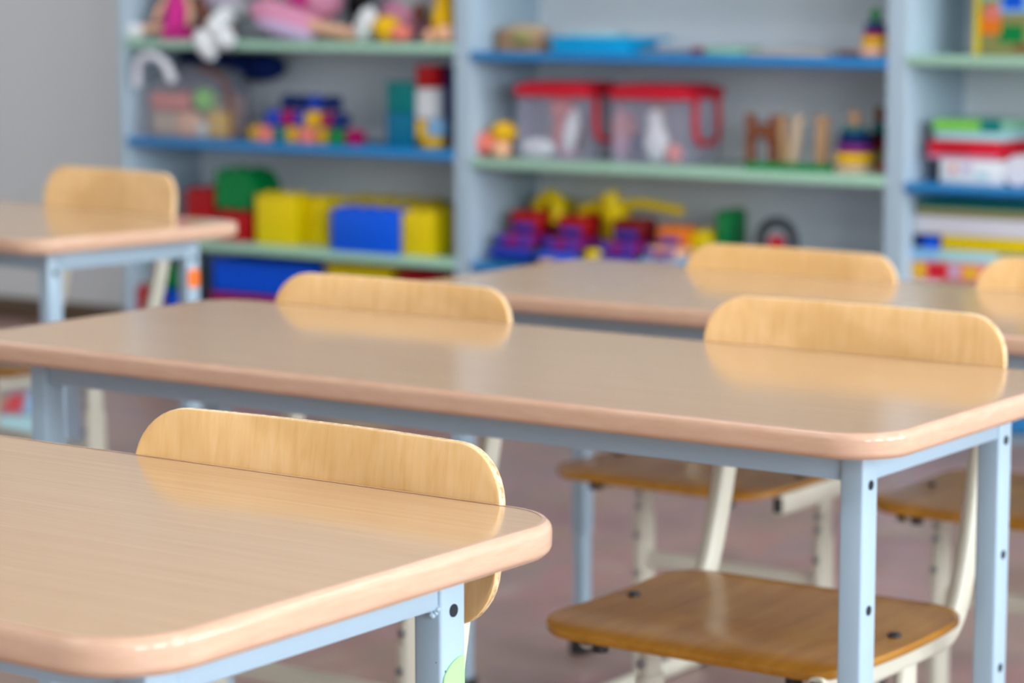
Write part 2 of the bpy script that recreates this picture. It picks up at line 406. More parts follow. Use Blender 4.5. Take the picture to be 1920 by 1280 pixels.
chair('wooden school chair before the toy trucks, its side tube end sticking out under the seat', -.900, 1.235, .375, shift=-.026, front=(-.085, -.095))
chair('wooden school chair at the right edge of the photo, before the stack of books', -.405, 1.25, .382)
chair('wooden school chair standing before the grey wall at the desk with orange sticker', -2.268, 1.135, .450, R(-8), tx=.138)

# ---------------------------------------------------------------- open bookcases
YS0, YS1 = 3.60, 3.93
LEV = {}
def bookcase(label, x0, x1, shelves):
    t = thing('open_bookcase', label, 'bookcase', ((x0 + x1) / 2, (YS0 + YS1) / 2, 0), 0, 'open bookcases along the back wall')
    cx, cy = (x0 + x1) / 2, (YS0 + YS1) / 2
    def P_(name, bm, m):
        bmesh.ops.translate(bm, vec=(-cx, -cy, 0), verts=bm.verts); return obj(name, bm, m, t)
    for a in (x0, x1 - .026): P_('side_panel', box(NB(), a, a + .026, YS0, YS1, 0, 1.78, .002), M['shelf'])
    P_('back_panel', box(NB(), x0 + .026, x1 - .026, YS1 - .006, YS1, .03, 1.755), M['shelfback'])
    P_('top_board', box(NB(), x0, x1, YS0, YS1, 1.78, 1.805, .002), M['shelf'])
    P_('plinth', box(NB(), x0 + .026, x1 - .026, YS0 + .03, YS0 + .046, 0, .03), M['shelf'])
    for z, m in shelves:
        P_('shelf_board', box(NB(), x0 + .0262, x1 - .0262, YS0 - .004, YS1 - .0065, z - .012, z + .012, .003), M[m])
bookcase('pale blue bookcase next to the grey wall, full of dolls and plastic bricks', -4.371, -3.108, [(.045, 'sblue'), (.333, 'sgreen'), (.630, 'sblue'), (.918, 'sgreen'), (1.21, 'sblue'), (1.50, 'sgreen')])
bookcase('pale blue bookcase in the middle, with red-lidded bins and toy trucks', -3.107, -1.812, [(.045, 'sgreen'), (.333, 'sblue'), (.614, 'sgreen'), (.900, 'sblue'), (1.20, 'sgreen'), (1.49, 'sblue')])
bookcase('pale blue bookcase at the right edge, with stacked books and game boxes', -1.811, -.55, [(.045, 'sblue'), (.303, 'sgreen'), (.603, 'sblue'), (.908, 'sgreen'), (1.20, 'sblue'), (1.49, 'sgreen')])
ZA = dict(L0=.0575, L1=.3455, L2=.6425, L3=.9305, M1=.3455, M2=.6265, M3=.9125, R1=.3155, R2=.6155, R3=.9205)

# ---------------------------------------------------------------- toys
def solo(name, bm, m, label, cat, group=None, ang=35):
    # one-mesh thing: origin moved to the middle of its base
    vs = [v.co for v in bm.verts]; mn = [min(c[i] for c in vs) for i in range(3)]; mx = [max(c[i] for c in vs) for i in range(3)]
    o0 = Vector(((mn[0] + mx[0]) / 2, (mn[1] + mx[1]) / 2, mn[2])); bmesh.ops.translate(bm, vec=-o0, verts=bm.verts)
    return tag(obj(name, bm, M[m] if isinstance(m, str) else m, None, o0, ang=ang), label, cat, group)
def studs(bm, x0, x1, y0, y1, z, nx, ny, r, h=.006):
    for i in range(nx):
        for j in range(ny): cyl(bm, (x0 + (i + .5) * (x1 - x0) / nx, y0 + (j + .5) * (y1 - y0) / ny, z + h / 2), r, h, seg=12)
def brick(label, a, b, depth, z0, m, nx=2, ny=2, group='big plastic bricks'):
    """a, b: front face's upper left and upper right corners"""
    t = thing('toy_brick', label, 'toy brick', ((a[0] + b[0]) / 2, a[1] + depth / 2, z0), 0, group)
    w_, h_ = b[0] - a[0], (a[2] + b[2]) / 2 - z0
    bd = NB(); box(bd, -w_ / 2, w_ / 2, -depth / 2, depth / 2, 0, h_ - .008, .004); obj('brick_body', bd, M[m], t)
    for i in range(nx):
        for j in range(ny):
            bm = NB(); cyl(bm, (-w_ / 2 + (i + .5) * w_ / nx, -depth / 2 + (j + .5) * depth / ny, h_ - .0045), min(w_ / nx, depth / ny) * .3, .009, seg=16); obj('stud', bm, M[m], t)
    return t
def crate(label, a, b, depth, z0, m, ribs=6, h=None, group=None, cat='box', name='toy_crate'):
    t = thing(name, label, cat, ((a[0] + b[0]) / 2, a[1] + depth / 2, z0), 0, group)
    w_, h_ = b[0] - a[0], (h or (a[2] + b[2]) / 2 - z0); th = .005
    bm = NB(); box(bm, -w_ / 2, w_ / 2, -depth / 2, depth / 2, 0, th)
    for s in (-1, 1):
        box(bm, -w_ / 2, w_ / 2, *sorted((s * depth / 2, s * (depth / 2 - th))), 0, h_); box(bm, *sorted((s * w_ / 2, s * (w_ / 2 - th))), -depth / 2, depth / 2, 0, h_)
    for k in range(ribs):
        x = -w_ / 2 + (k + .5) * w_ / ribs; box(bm, x - .004, x + .004, -depth / 2 - .005, -depth / 2, .004, h_ - .012, .001)
    obj('crate_body', bm, M[m], t)
    bm = NB()
    for s in (-1, 1):
        box(bm, -w_ / 2 - .006, w_ / 2 + .006, *sorted((s * (depth / 2 + .006), s * (depth / 2 - .004))), h_ - .012, h_, .002)
        box(bm, *sorted((s * (w_ / 2 + .006), s * (w_ / 2 - .004))), -depth / 2, depth / 2, h_ - .012, h_, .002)
    obj('rim', bm, M[m], t)
    return t
# --- lower compartment of the left bookcase: big bricks
brick('big dark red plastic brick, leftmost on the green shelf behind the chair back', (-4.1916, 3.6800, 0.4952), (-4.0818, 3.6800, 0.4968), .12, ZA['L1'], 'p_red')
brick('low dark red plastic brick under the green brick', (-4.0569, 3.6600, 0.4348), (-3.9247, 3.6600, 0.4350), .12, ZA['L1'], 'p_red')
_a, _b = (-4.0632, 3.6700, 0.5610), (-3.9392, 3.6700, 0.5627)
_g = thing('toy_brick', 'green plastic brick with a slanted side, sitting on the low red brick', 'toy brick', ((_a[0] + _b[0]) / 2, 3.73, (-4.0568, 3.6600, 0.4395)[2]), 0, 'big plastic bricks')
_h = _a[2] - (-4.0568, 3.6600, 0.4395)[2]; _w = (_b[0] - _a[0]) / 2
bm = NB(); v = [bm.verts.new(c) for c in ((-_w, -.06, 0), (_w + .01, -.06, 0), (_w + .035, -.06, _h * .55), (_w, -.06, _h - .008), (-_w, -.06, _h - .008))]
u = [bm.verts.new((q.co.x, .06, q.co.z)) for q in v]; bm.faces.new(v); bm.faces.new(u[::-1])
for k in range(5): bm.faces.new((v[k], v[(k + 1) % 5], u[(k + 1) % 5], u[k]))
bmesh.ops.recalc_face_normals(bm, faces=bm.faces); bmesh.ops.bevel(bm, geom=bm.edges[:], offset=.004, segments=2, affect='EDGES'); obj('brick_body', bm, M['p_green'], _g)
for sx in (-1, 1):
    for sy in (-1, 1): bm = NB(); cyl(bm, (sx * _w * .5, sy * .03, _h - .0045), .014, .009, seg=16); obj('stud', bm, M['p_green'], _g)
brick('big yellow plastic brick right of the green one', (-3.8905, 3.6500, 0.4947), (-3.7417, 3.6500, 0.4982), .10, ZA['L1'], 'p_yellow')
brick('yellow plastic brick wedged between the wide yellow brick and the blue one', (-3.7558, 3.7000, 0.4883), (-3.6646, 3.7000, 0.4893), .12, ZA['L1'], 'p_yellow', 1, 2)
brick('long yellow plastic brick lying at the back behind the blue brick', (-3.6906, 3.8000, 0.4848), (-3.3578, 3.8000, 0.4878), .10, ZA['L1'], 'p_yellow', 4, 2)
brick('teal plastic brick peeking out left of the blue brick', (-3.6793, 3.7200, 0.4597), (-3.5871, 3.7200, 0.4611), .06, ZA['L1'], 'p_teal', 1, 1)
brick('wide royal blue plastic brick at the front edge of the green shelf', (-3.5758, 3.6100, 0.4721), (-3.3442, 3.6100, 0.4714), .10, ZA['L1'], 'p_blue', 4, 2)
brick('yellow plastic brick at the right end of the green shelf by the divider', (-3.3410, 3.6300, 0.4731), (-3.2301, 3.6300, 0.4726), .10, ZA['L1'], 'p_yellow')
# --- bottom compartment of the left bookcase
crate('crimson plastic crate under the ribbed blue crate', (-4.0611, 3.6450, 0.1912), (-3.7260, 3.6450, 0.1952), .22, ZA['L0'], 'p_crimson', 0)
_z = (-4.0611, 3.6450, 0.1912)[2] * .5 + (-3.7260, 3.6450, 0.1952)[2] * .5
crate('ribbed blue plastic crate in the bottom of the left bookcase', (-4.0592, 3.6500, 0.2952), (-3.6576, 3.6500, 0.2914), .22, _z + .001, 'p_blue', 12)
crate('yellow plastic crate at the bottom right of the ribbed blue crate', (-3.6342, 3.6600, 0.3012), (-3.3917, 3.6600, 0.3009), .2, ZA['L0'], 'p_yellow', 7)
crate('dark red plastic crate in the bottom corner by the bookcase divider', (-3.3729, 3.6600, 0.2960), (-3.2277, 3.6600, 0.2962), .2, ZA['L0'], 'p_red', 4)
brick('red plastic brick low down in the left bookcase, seen under the desk by the wall', (-4.3371, 3.6200, 0.2008), (-4.2806, 3.6200, 0.2013), .06, ZA['L0'], 'p_red')
brick('blue plastic brick behind the slanted cream chair tube', (-4.3072, 3.6900, 0.1833), (-4.2164, 3.6900, 0.1845), .08, ZA['L0'], 'p_blue')
_z2 = ((-4.3072, 3.6900, 0.1833)[2] + (-4.2164, 3.6900, 0.1845)[2]) / 2
brick('green plastic brick lying on a blue one behind the slanted cream chair tube', (-4.3402, 3.6900, 0.2590), (-4.2103, 3.6900, 0.2636), .08, _z2 + .0015, 'p_green')

# --- middle compartment, left bookcase: clear bag of toys
Z = ZA['L2']
t = thing('toy_bag', 'clear zip bag packed with toys under the doll shelf', 'bag', (-4.150, 3.70, Z))
bx = -4.150
bm = NB(); bmesh.ops.create_cube(bm, size=1); bmesh.ops.subdivide_edges(bm, edges=bm.edges[:], cuts=5, use_grid_fill=True)
for v in bm.verts:
    c = v.co; q = 1 - .25 * (c.z + .5) ** 2
    c.x *= .36 * q; c.y = c.y * .17 * (1 - .4 * (c.z + .5) ** 2); c.z = (c.z + .5) * .215 * (1 - .22 * (c.x / .18) ** 2) + .002
obj('bag_film', bm, M['bag'], t, ang=80)
bm = NB(); tube(bm, [(-.165, -.085, .15), (-.155, -.090, .225), (-.11, -.090, .246), (-.05, -.090, .23), (-.02, -.085, .165)], .014, 10, 3); obj('handle', bm, M['p_paper'], t)
bm = NB(); tube(bm, [(.06, -.06, .205), (.12, -.06, .20), (.17, -.06, .16), (.19, -.07, .10), (.192, -.07, .01)], .005, 8, 3); obj('zip_edge', bm, M['p_darkwood'], t)
def lump(name, label, cat, px_, r, m, group='toys inside the clear bag', z=None, rot=None):
    bm = NB(); ell(bm, (0, 0, r[2]), r, 18, rot); o = obj(name, bm, M[m], None, (px_[0], px_[1], Z if z is None else z)); return tag(o, label, cat, group)
bg_ = 'toys inside the clear bag'
solo('toy_block', box(NB(), bx - .155, bx - .045, 3.66, 3.70, Z + .004, Z + .075, .01), 'p_beige', 'beige block at the bottom left inside the clear bag', 'toy block', bg_)
solo('toy_block', box(NB(), bx - .155, bx + .0, 3.65, 3.72, Z + .078, Z + .135, .015, M4=None), 'p_coral', 'dull red block lying on top inside the clear bag', 'toy block', bg_)
solo('toy_ball', ell(NB(), (bx + .050, 3.675, Z + .112), (.035,) * 3), 'p_lime', 'bright green ball inside the clear bag', 'toy ball', bg_, 80)
solo('toy_block', box(NB(), bx - .04, bx + .04, 3.64, 3.70, Z + .004, Z + .074, .012), 'p_peach', 'peach block low in the middle of the clear bag', 'toy block', bg_)
solo('toy_block', box(NB(), bx + .085, bx + .150, 3.64, 3.70, Z + .004, Z + .082, .012), 'p_gold', 'yellow block at the right inside the clear bag', 'toy block', bg_)
solo('toy_block', box(NB(), bx + .045, bx + .08, 3.64, 3.70, Z + .004, Z + .05, .008), 'p_white', 'small white block beside the yellow one in the clear bag', 'toy block', bg_)
solo('toy_block', box(NB(), bx - .145, bx - .045, 3.73, 3.76, Z + .004, Z + .135, .015), 'p_mauve', 'brownish block standing behind the beige one in the clear bag', 'toy block', bg_)
solo('toy_block', box(NB(), bx - .035, bx + .06, 3.735, 3.765, Z + .004, Z + .12, .015), 'p_beige', 'big beige block at the back of the clear bag, behind the green ball', 'toy block', bg_)
solo('toy_block', box(NB(), bx + .07, bx + .145, 3.73, 3.76, Z + .004, Z + .13, .015), 'p_mauve', 'brownish block at the back right of the clear bag, behind the yellow one', 'toy block', bg_)
# dark blue rounded lumps pushed to the back
bm = NB()
for k in range(5): ell(bm, ((-4.3723, 3.8600, 0.8185)[0] + .085 * k, 3.86, Z + .205), (.08, .05, .042), 16)
for k in range(3): ell(bm, ((-4.3723, 3.8600, 0.8185)[0] + .02 + .09 * k, 3.87, Z + .10), (.07, .04, .10), 16)
solo('navy_lumps', bm, 'c_navy', 'dark navy lumps behind the clear bag', 'cloth', None, 80)
# heap of small building pieces
hx = (-3.7317, 3.7200, 0.6969)[0]; cols = ['navy', 'gold', 'teal', 'red', 'gold', 'royal', 'coral', 'navy', 'gold', 'crimson', 'green']
grp = 'small building pieces heaped on the blue shelf'
names = {'navy': 'navy', 'gold': 'yellow', 'teal': 'teal', 'red': 'red', 'royal': 'blue', 'coral': 'coral', 'crimson': 'crimson', 'green': 'green'}
rows = [(3.66, 0, [('gold', -.175), ('coral', -.125), ('teal', -.075), ('gold', -.022), ('coral', .03), ('gold', .085), ('green', .14), ('crimson', .185)]),
        (3.66, .046, [('royal', -.10), ('crimson', -.05), ('royal', 0), ('gold', .05), ('crimson', .10), ('navy', .152)]),
        (3.69, .092, [('navy', -.06), ('navy', -.01), ('royal', .04), ('navy', .09)])]
where = ['in the bottom layer of the heap', 'in the middle layer of the heap', 'on top of the heap']
for ri, (yy, dz, items) in enumerate(rows):
    seen = {}
    for ki, (c, dx) in enumerate(items):
        seen[c] = seen.get(c, 0) + 1
        bm = NB(); a = random.uniform(-.25, .25)
        box(bm, -.022, .022, -.022, .022, 0, .040, .005); cyl(bm, (0, 0, .0425), .010, .005, seg=12)
        nb = names[items[ki - 1][0]] if ki else None
        lab = '%s building piece %s, %s' % (names[c], where[ri], ('right of a %s one' % nb) if nb else 'at its left end')
        o = obj('building_piece', bm, M['p_' + c], None, (hx + dx, yy + random.uniform(0, .03), Z + dz), (0, 0, a)); tag(o, lab, 'building piece', grp)
# teal box and its neighbours
crx = (-3.4158, 3.6600, 0.8240); cry = (-3.3170, 3.6600, 0.8260)
solo('storage_box', box(NB(), crx[0], cry[0], 3.66, 3.70, Z, Z + .095, .004), 'p_petrol', 'lower blue half of the tall box pair by the divider', 'box')
solo('storage_box', box(NB(), crx[0], cry[0], 3.66, 3.70, Z + .096, crx[2], .004), 'p_teal', 'tall teal box standing on the blue one by the divider', 'box')
a, b = (-3.3114, 3.6700, 0.8697), (-3.2398, 3.6700, 0.8709)
z1 = (-3.3086, 3.6700, 0.7231)[2]; z2 = (-3.3081, 3.6700, 0.8083)[2]
bm = NB(); box(bm, a[0], a[0] + .030, 3.66, 3.70, Z, z1 - .001, .005); box(bm, a[0], b[0] + .012, 3.66, 3.70, Z, Z + .032, .005); solo('toy_block', bm, 'p_gold', 'yellow corner block standing right of the tall teal box', 'toy block')
solo('toy_block', box(NB(), a[0] + .033, b[0] + .015, 3.665, 3.70, Z + .0335, z1 - .001, .004), 'p_ltblue', 'light blue block resting in the yellow corner block', 'toy block')
solo('toy_block', box(NB(), a[0], b[0] - .004, 3.66, 3.72, z1, z2 - .001, .004), 'p_white', 'white block stacked above the yellow corner block', 'toy block')
solo('toy_block', box(NB(), a[0], b[0] - .004, 3.66, 3.74, z2, a[2], .004), 'p_red', 'dark red block topmost of the stack under the green shelf', 'toy block')
solo('toy_block', box(NB(), b[0] - .0035, b[0] + .020, 3.70, 3.80, Z, a[2] - .002, .004), 'p_navy', 'tall navy block squeezed against the bookcase divider', 'toy block')

# --- doll shelf, left bookcase
Z = ZA['L3']
def limb(bm, pts, r): tube(bm, pts, r, 12, 2); ell(bm, pts[0], (r,) * 3, 12); ell(bm, pts[-1], (r,) * 3, 12); return bm
def doll(label, x, y, parts):
    t = thing('doll', label, 'doll', (x, y, Z), 0, 'dolls and soft toys on the green shelf')
    for nm, bm, m in parts: obj(nm, bm, M[m], t, ang=80)
    return t
x = (-4.2037, 3.6800, 0.9831)[0]
bm = NB(); cyl(bm, (0, 0, .075), .055, .15, r2=.022, seg=24)
bd = NB(); ell(bd, (.012, -.045, .035), (.03, .02, .033), 16)
doll('doll in a fuchsia dress sitting at the left end of the green shelf', x, 3.68, [
    ('dress', bm, 'c_magenta'), ('skirt_bow', bd, 'c_magenta'), ('head', ell(NB(), (0, 0, .19), (.036, .034, .042)), 'c_skin'), ('hair', ell(NB(), (0, .008, .203), (.042, .038, .042)), 'c_brown'),
    ('arm', limb(NB(), [(-.03, 0, .13), (-.055, -.02, .09), (-.055, -.04, .06)], .011), 'c_skin'), ('arm', limb(NB(), [(.03, 0, .13), (.06, -.01, .09), (.07, -.03, .05)], .011), 'c_skin'),
    ('shoe', ell(NB(), (-.13, -.045, .022), (.03, .035, .024)), 'c_white'), ('leg', limb(NB(), [(-.03, -.03, .03), (-.12, -.03, .03)], .014), 'c_skin')])
x = (-4.0362, 3.6800, 0.9997)[0]
doll('brown doll in a lilac grey dress with white shoes hanging over the shelf edge', x, 3.68, [
    ('dress', ell(NB(), (.01, .03, .10), (.10, .05, .042), rot=Matrix.Rotation(R(10), 3, 'Y')), 'c_grey'), ('skirt', ell(NB(), (-.01, .02, .13), (.07, .05, .035)), 'c_lilac'),
    ('arm', limb(NB(), [(-.08, 0, .11), (-.05, -.01, .055), (-.01, -.02, .022)], .020), 'c_brown'), ('leg', limb(NB(), [(-.09, .02, .03), (-.02, .01, .032), (.03, .0, .028)], .026), 'c_brown'),
    ('head', ell(NB(), (-.03, .06, .21), (.04, .04, .045)), 'c_brown'), ('hair', ell(NB(), (-.03, .075, .215), (.048, .045, .05)), 'c_brown'),
    ('sock', limb(NB(), [(.04, -.03, .065), (.045, -.075, .04)], .030), 'c_white'),
    ('shoe', ell(NB(), (.035, -.11, -.012), (.030, .026, .052), rot=Matrix.Rotation(R(-38), 3, 'Y')), 'c_white'),
    ('shoe', ell(NB(), (.105, -.108, .006), (.040, .026, .032), rot=Matrix.Rotation(R(10), 3, 'Y')), 'c_white')])
x = (-3.7733, 3.6800, 1.0012)[0]
doll('doll lying on its side in a wide pink and lilac dress', x, 3.68, [
    ('dress', ell(NB(), (-.01, .0, .062), (.14, .065, .05), rot=Matrix.Rotation(R(14), 3, 'Y')), 'c_pink'), ('petticoat', ell(NB(), (.0, -.02, .038), (.11, .055, .034), rot=Matrix.Rotation(R(12), 3, 'Y')), 'c_lilac'),
    ('bodice', ell(NB(), (.10, .03, .115), (.06, .05, .055)), 'c_pink'), ('ribbon', ell(NB(), (.03, .0, .125), (.05, .04, .018), rot=Matrix.Rotation(R(25), 3, 'Y')), 'c_magenta'),
    ('leg', limb(NB(), [(.09, -.02, .045), (.16, -.02, .034), (.245, -.02, .022)], .020), 'c_skin'), ('leg', limb(NB(), [(.09, .02, .03), (.15, .02, .022), (.21, .02, .018)], .017), 'c_peach'),
    ('arm', limb(NB(), [(-.09, .02, .10), (-.08, .0, .15)], .016), 'c_skin'), ('head', ell(NB(), (.0, .04, .20), (.04, .04, .045)), 'c_skin'), ('hair', ell(NB(), (.0, .055, .21), (.05, .045, .05)), 'c_brown')])
x = (-3.6149, 3.7500, 1.0241)[0]
bm = NB(); ell(bm, (0, 0, .12), (.035, .04, .075), rot=Matrix.Rotation(R(8), 3, 'Y')); ell(bm, (.01, 0, .06), (.03, .03, .05)); ell(bm, (0, 0, .035), (.03, .04, .035))
t = solo('soft_toy', NB() if False else bm, 'p_black', 'black plush toy behind the leg of the pink doll', 'soft toy', 'dolls and soft toys on the green shelf', 80); t.location.x = x; t.location.y = 3.80; t.location.z = Z
x = (-3.4295, 3.6600, 0.9740)[0]
doll('doll lying down showing a white sole and an orange yellow trouser leg', x, 3.66, [
    ('sole', ell(NB(), (-.04, -.02, .052), (.032, .02, .052), rot=Matrix.Rotation(R(28), 3, 'Y')), 'c_white'), ('trouser_leg', ell(NB(), (.032, -.01, .038), (.046, .04, .036), rot=Matrix.Rotation(R(20), 3, 'Y')), 'c_gold'),
    ('foot', ell(NB(), (.085, -.02, .026), (.034, .028, .024)), 'c_coral'), ('body', ell(NB(), (.02, .10, .075), (.09, .07, .065)), 'c_pink'), ('dress', ell(NB(), (.05, .08, .10), (.09, .04, .05)), 'c_grey'), ('hand', ell(NB(), (.11, .03, .082), (.018, .018, .028)), 'c_brown')])
x = (-3.2114, 3.6400, 0.9832)[0]
doll('yellow pear shaped soft toy with peach feet against the divider', x, 3.655, [
    ('body', ell(NB(), (0, 0, .062), (.034, .03, .05)), 'c_gold'), ('head', ell(NB(), (.004, 0, .115), (.023, .022, .032)), 'c_gold'), ('foot', ell(NB(), (.026, -.025, .026), (.030, .026, .025)), 'c_peach'),
    ('foot', ell(NB(), (-.026, -.02, .020), (.022, .025, .019)), 'c_peach'), ('hood', ell(NB(), (-.006, .03, .09), (.05, .025, .075)), 'c_beige')])

# --- top shelf, middle bookcase
Z = ZA['M3']
a, b = (-3.0918, 3.6800, 0.9794), (-2.9198, 3.6800, 0.9807)
t = thing('wicker_basket', 'low brown basket holding yellow bits, left end of the blue shelf', 'basket', ((a[0] + b[0]) / 2, 3.74, Z))
bw = (b[0] - a[0]) / 2 
bm = NB()
for k in range(6): cyl(bm, (0, 0, .005 + .009 * k), bw - .004 * (k % 2), .009, seg=32)
for v in bm.verts: v.co.y *= .7
obj('basket_wall', bm, M['p_wood'], t)
bm = NB(); ell(bm, (.01, 0, .052), (bw * .85, bw * .55, .022)); obj('filling', bm, M['p_beige'], t, ang=80)
bm = NB(); ell(bm, (.035, -.055, .034), (.03, .02, .022)); obj('yellow_trim', bm, M['p_olive'], t, ang=80)
a, b = (-2.8750, 3.6600, 0.9617), (-2.5722, 3.6600, 0.9591)
t = thing('plastic_tray', 'cyan plastic tray on the blue shelf beside the basket', 'tray', ((a[0] + b[0]) / 2, 3.74, Z))
tw = (b[0] - a[0]) / 2
bm = NB(); box(bm, -tw + .012, tw - .05, -.075, .075, 0, .030, .006); obj('tray_base', bm, M['p_cyan'], t)
bm = NB(); box(bm, -tw, tw - .01, -.085, .085, .0305, .040, .004); obj('tray_rim', bm, M['p_cyan'], t)
bm = NB(); box(bm, -.10, .03, -.05, .05, .0405, .052, .003); obj('tray_lid', bm, M['p_aqua'], t)
for i, (x0, x1, d, hh, c, lab) in enumerate([((-2.5801, 3.6600, 0.9261)[0], (-2.4189, 3.6600, 0.9214)[0], .10, .010, 'p_slate', 'thin grey blue booklet lying flat right of the cyan tray'),
        ((-2.3904, 3.6600, 0.9285)[0], (-2.2853, 3.6600, 0.9232)[0], .12, .018, 'p_mint', 'mint green booklet lying on the blue shelf in the middle'),
        ((-2.2622, 3.6600, 0.9301)[0], (-2.0421, 3.6600, 0.9264)[0], .10, .010, 'p_beige', 'long beige card lying flat on the blue shelf')]):
    solo('booklet', box(NB(), x0, x1, 3.66, 3.66 + d, Z, Z + hh, .002), c, lab, 'book')
solo('toy_brick', box(NB(), (-2.4132, 3.6400, 0.9286)[0], (-2.3878, 3.6400, 0.9222)[0], 3.64, 3.67, Z, Z + .018, .003), 'p_dkred', 'tiny dark red block on the blue shelf beside the grey blue booklet', 'toy brick')
solo('pencil', cyl(NB(), (((-1.9870, 3.6400, 0.9275)[0] + (-1.9387, 3.6400, 0.9282)[0]) / 2, 3.65, Z + .008), .008, .06, 'X'), 'p_brown', 'short brown stick lying left of the small ring pyramid', 'stick')
def pyramid(label, x, y, z, layers, peg):
    t = thing('ring_pyramid', label, 'stacking toy', (x, y, z), 0, 'ring stacking toys'); zz = 0
    for r, hh, c in layers:
        bm = NB(); q = sweep(bm, [(( r - hh / 2) * math.cos(2 * PI * k / 28), (r - hh / 2) * math.sin(2 * PI * k / 28), zz + hh / 2) for k in range(28)], circ(hh / 2 * .98, 10), closed=True)
        cyl(bm, (0, 0, zz + hh / 2), r - hh / 2, hh * .8, seg=28); obj('ring', bm, M['p_' + c], t, ang=60); zz += hh
    bm = NB(); cyl(bm, (0, 0, zz + .002), .010, .012, seg=14); ell(bm, (0, 0, zz + .012 + peg[0] * .4), (peg[0], peg[0], peg[0] * peg[2]), 14); obj('top_knob', bm, M['p_' + peg[1]], t, ang=80)
pyramid('small ring pyramid with a yellow base on the top blue shelf', (-1.9015, 3.6600, 0.9477)[0], 3.66, Z, [(.040, .026, 'peach'), (.036, .024, 'gold'), (.030, .012, 'crimson'), (.028, .012, 'navy'), (.026, .012, 'navy')], (.015, 'green', 1))

# --- middle shelf, middle bookcase
Z = ZA['M2']
t = thing('toy_figure', 'brown and yellow toy figure left of the first red-lidded bin', 'toy figure', ((-3.0477, 3.6600, 0.6762)[0], 3.66, Z))
obj('body', ell(NB(), (-.03, 0, .035), (.042, .035, .034)), M['c_coral'], t, ang=80); obj('paw', ell(NB(), (.035, -.01, .022), (.028, .028, .022)), M['c_peach'], t, ang=80)
obj('head', ell(NB(), (.028, .01, .068), (.042, .03, .030)), M['p_gold'], t, ang=80); obj('foot', ell(NB(), (-.055, -.01, .014), (.03, .028, .014)), M['p_darkwood'], t, ang=80)
def bin_(label, x0, x1, ztop, d, handle=True):
    y0 = 3.63; t = thing('lidded_bin', label, 'storage bin', ((x0 + x1) / 2, y0 + d / 2, Z), 0, 'clear bins with red lids')
    w_, h_ = (x1 - x0) / 2, ztop - Z; th = .002; zb = h_ - .04
    bm = NB(); box(bm, -w_ + .008, w_ - .008, -d / 2 + .01, d / 2 - .01, 0, .003)
    for s in (-1, 1):
        box(bm, -w_ + .008, w_ - .008, *sorted((s * (d / 2 - .01), s * (d / 2 - .012))), .003, zb); box(bm, *sorted((s * (w_ - .008), s * (w_ - .010))), -d / 2 + .012, d / 2 - .012, .003, zb)
    obj('bin_body', bm, M['clear'], t)
    bm = NB(); box(bm, -w_, w_, -d / 2, d / 2, zb, h_ - .008, .008, 3); box(bm, -w_ + .02, w_ - .02, -d / 2 + .02, d / 2 - .02, h_ - .0085, h_, .004); obj('lid', bm, M['p_scarlet'], t)
    if handle:
        bm = NB(); tube(bm, [(w_ + .004, -.055, h_ - .03), (w_ + .006, -.06, .075), (w_ + .008, -.035, .055), (w_ + .008, .035, .055), (w_ + .006, .06, .075), (w_ + .004, .055, h_ - .03)], .008, 10, 3)
        obj('carry_handle', bm, M['p_scarlet'], t, ang=60)
    return t
x0, x1 = (-2.9612, 3.6300, 0.7943)[0], (-2.7287, 3.6300, 0.7997)[0]; zt = (-2.9612, 3.6300, 0.8340)[2]
bin_('clear bin with red lid, the one nearer the left divider', x0, x1, zt, .20)
x2, x3 = (-2.6587, 3.6300, 0.8013)[0], (-2.4233, 3.6300, 0.8069)[0]
bin_('clear bin with red lid and a handle showing on its right side', x2, x3, zt, .20)
gi = 'toys inside the red-lidded bins'
def intoy(label, x, y, parts):
    t = thing('soft_toy', label, 'soft toy', (x, y, Z + .004), 0, gi)
    for nm, c, r, m, rt in parts: obj(nm, ell(NB(), c, r, 16, Matrix.Rotation(R(rt), 3, 'Y')), M[m], t, ang=80)
intoy('coral headed doll sitting in the left red-lidded bin', (-2.8569, 3.7000, 0.7091)[0], 3.71, [('head', (0, 0, .135), (.036, .032, .036), 'c_coral', 0), ('body', (.0, 0, .065), (.026, .026, .055), 'c_coral', 0), ('foot', (.03, -.02, .018), (.028, .022, .017), 'c_pink', 0)])
intoy('white plush toy lying beside the coral doll in the left bin', (-2.9037, 3.6800, 0.6657)[0], 3.665, [('body', (0, 0, .026), (.055, .018, .026), 'c_white', 0)])
intoy('white plush toy leaning at the right side of the left bin', (-2.8140, 3.7000, 0.7104)[0], 3.67, [('body', (.012, 0, .075), (.022, .018, .06), 'c_white', 12)])
intoy('white long eared plush toy in the right red-lidded bin', (-2.5335, 3.6800, 0.6783)[0], 3.67, [('body', (0, 0, .052), (.036, .025, .05), 'c_white', 0), ('head', (-.004, 0, .108), (.022, .02, .032), 'c_white', -10)])
intoy('pink plush toy at the foot of the white long eared one', (-2.4798, 3.6800, 0.6664)[0], 3.67, [('body', (0, 0, .026), (.022, .02, .026), 'c_coral', 0)])
intoy('dull pink toy at the back left of the right red-lidded bin', (-2.6793, 3.7400, 0.7128)[0], 3.74, [('body', (0, 0, .085), (.035, .03, .05), 'c_coral', 0), ('lower_body', (0, 0, .04), (.03, .03, .04), 'c_pink', 0)])
intoy('dark slate toy at the back of the right red-lidded bin', (-2.6333, 3.7600, 0.6852)[0], 3.745, [('body', (.01, 0, .04), (.03, .03, .036), 'c_navy', 0)])
intoy('beige toy head peeking out in the middle of the right bin', (-2.6304, 3.7600, 0.7345)[0], 3.79, [('head', (.03, 0, .13), (.024, .024, .026), 'c_beige', 0), ('body', (.03, 0, .055), (.024, .024, .055), 'c_beige', 0)])
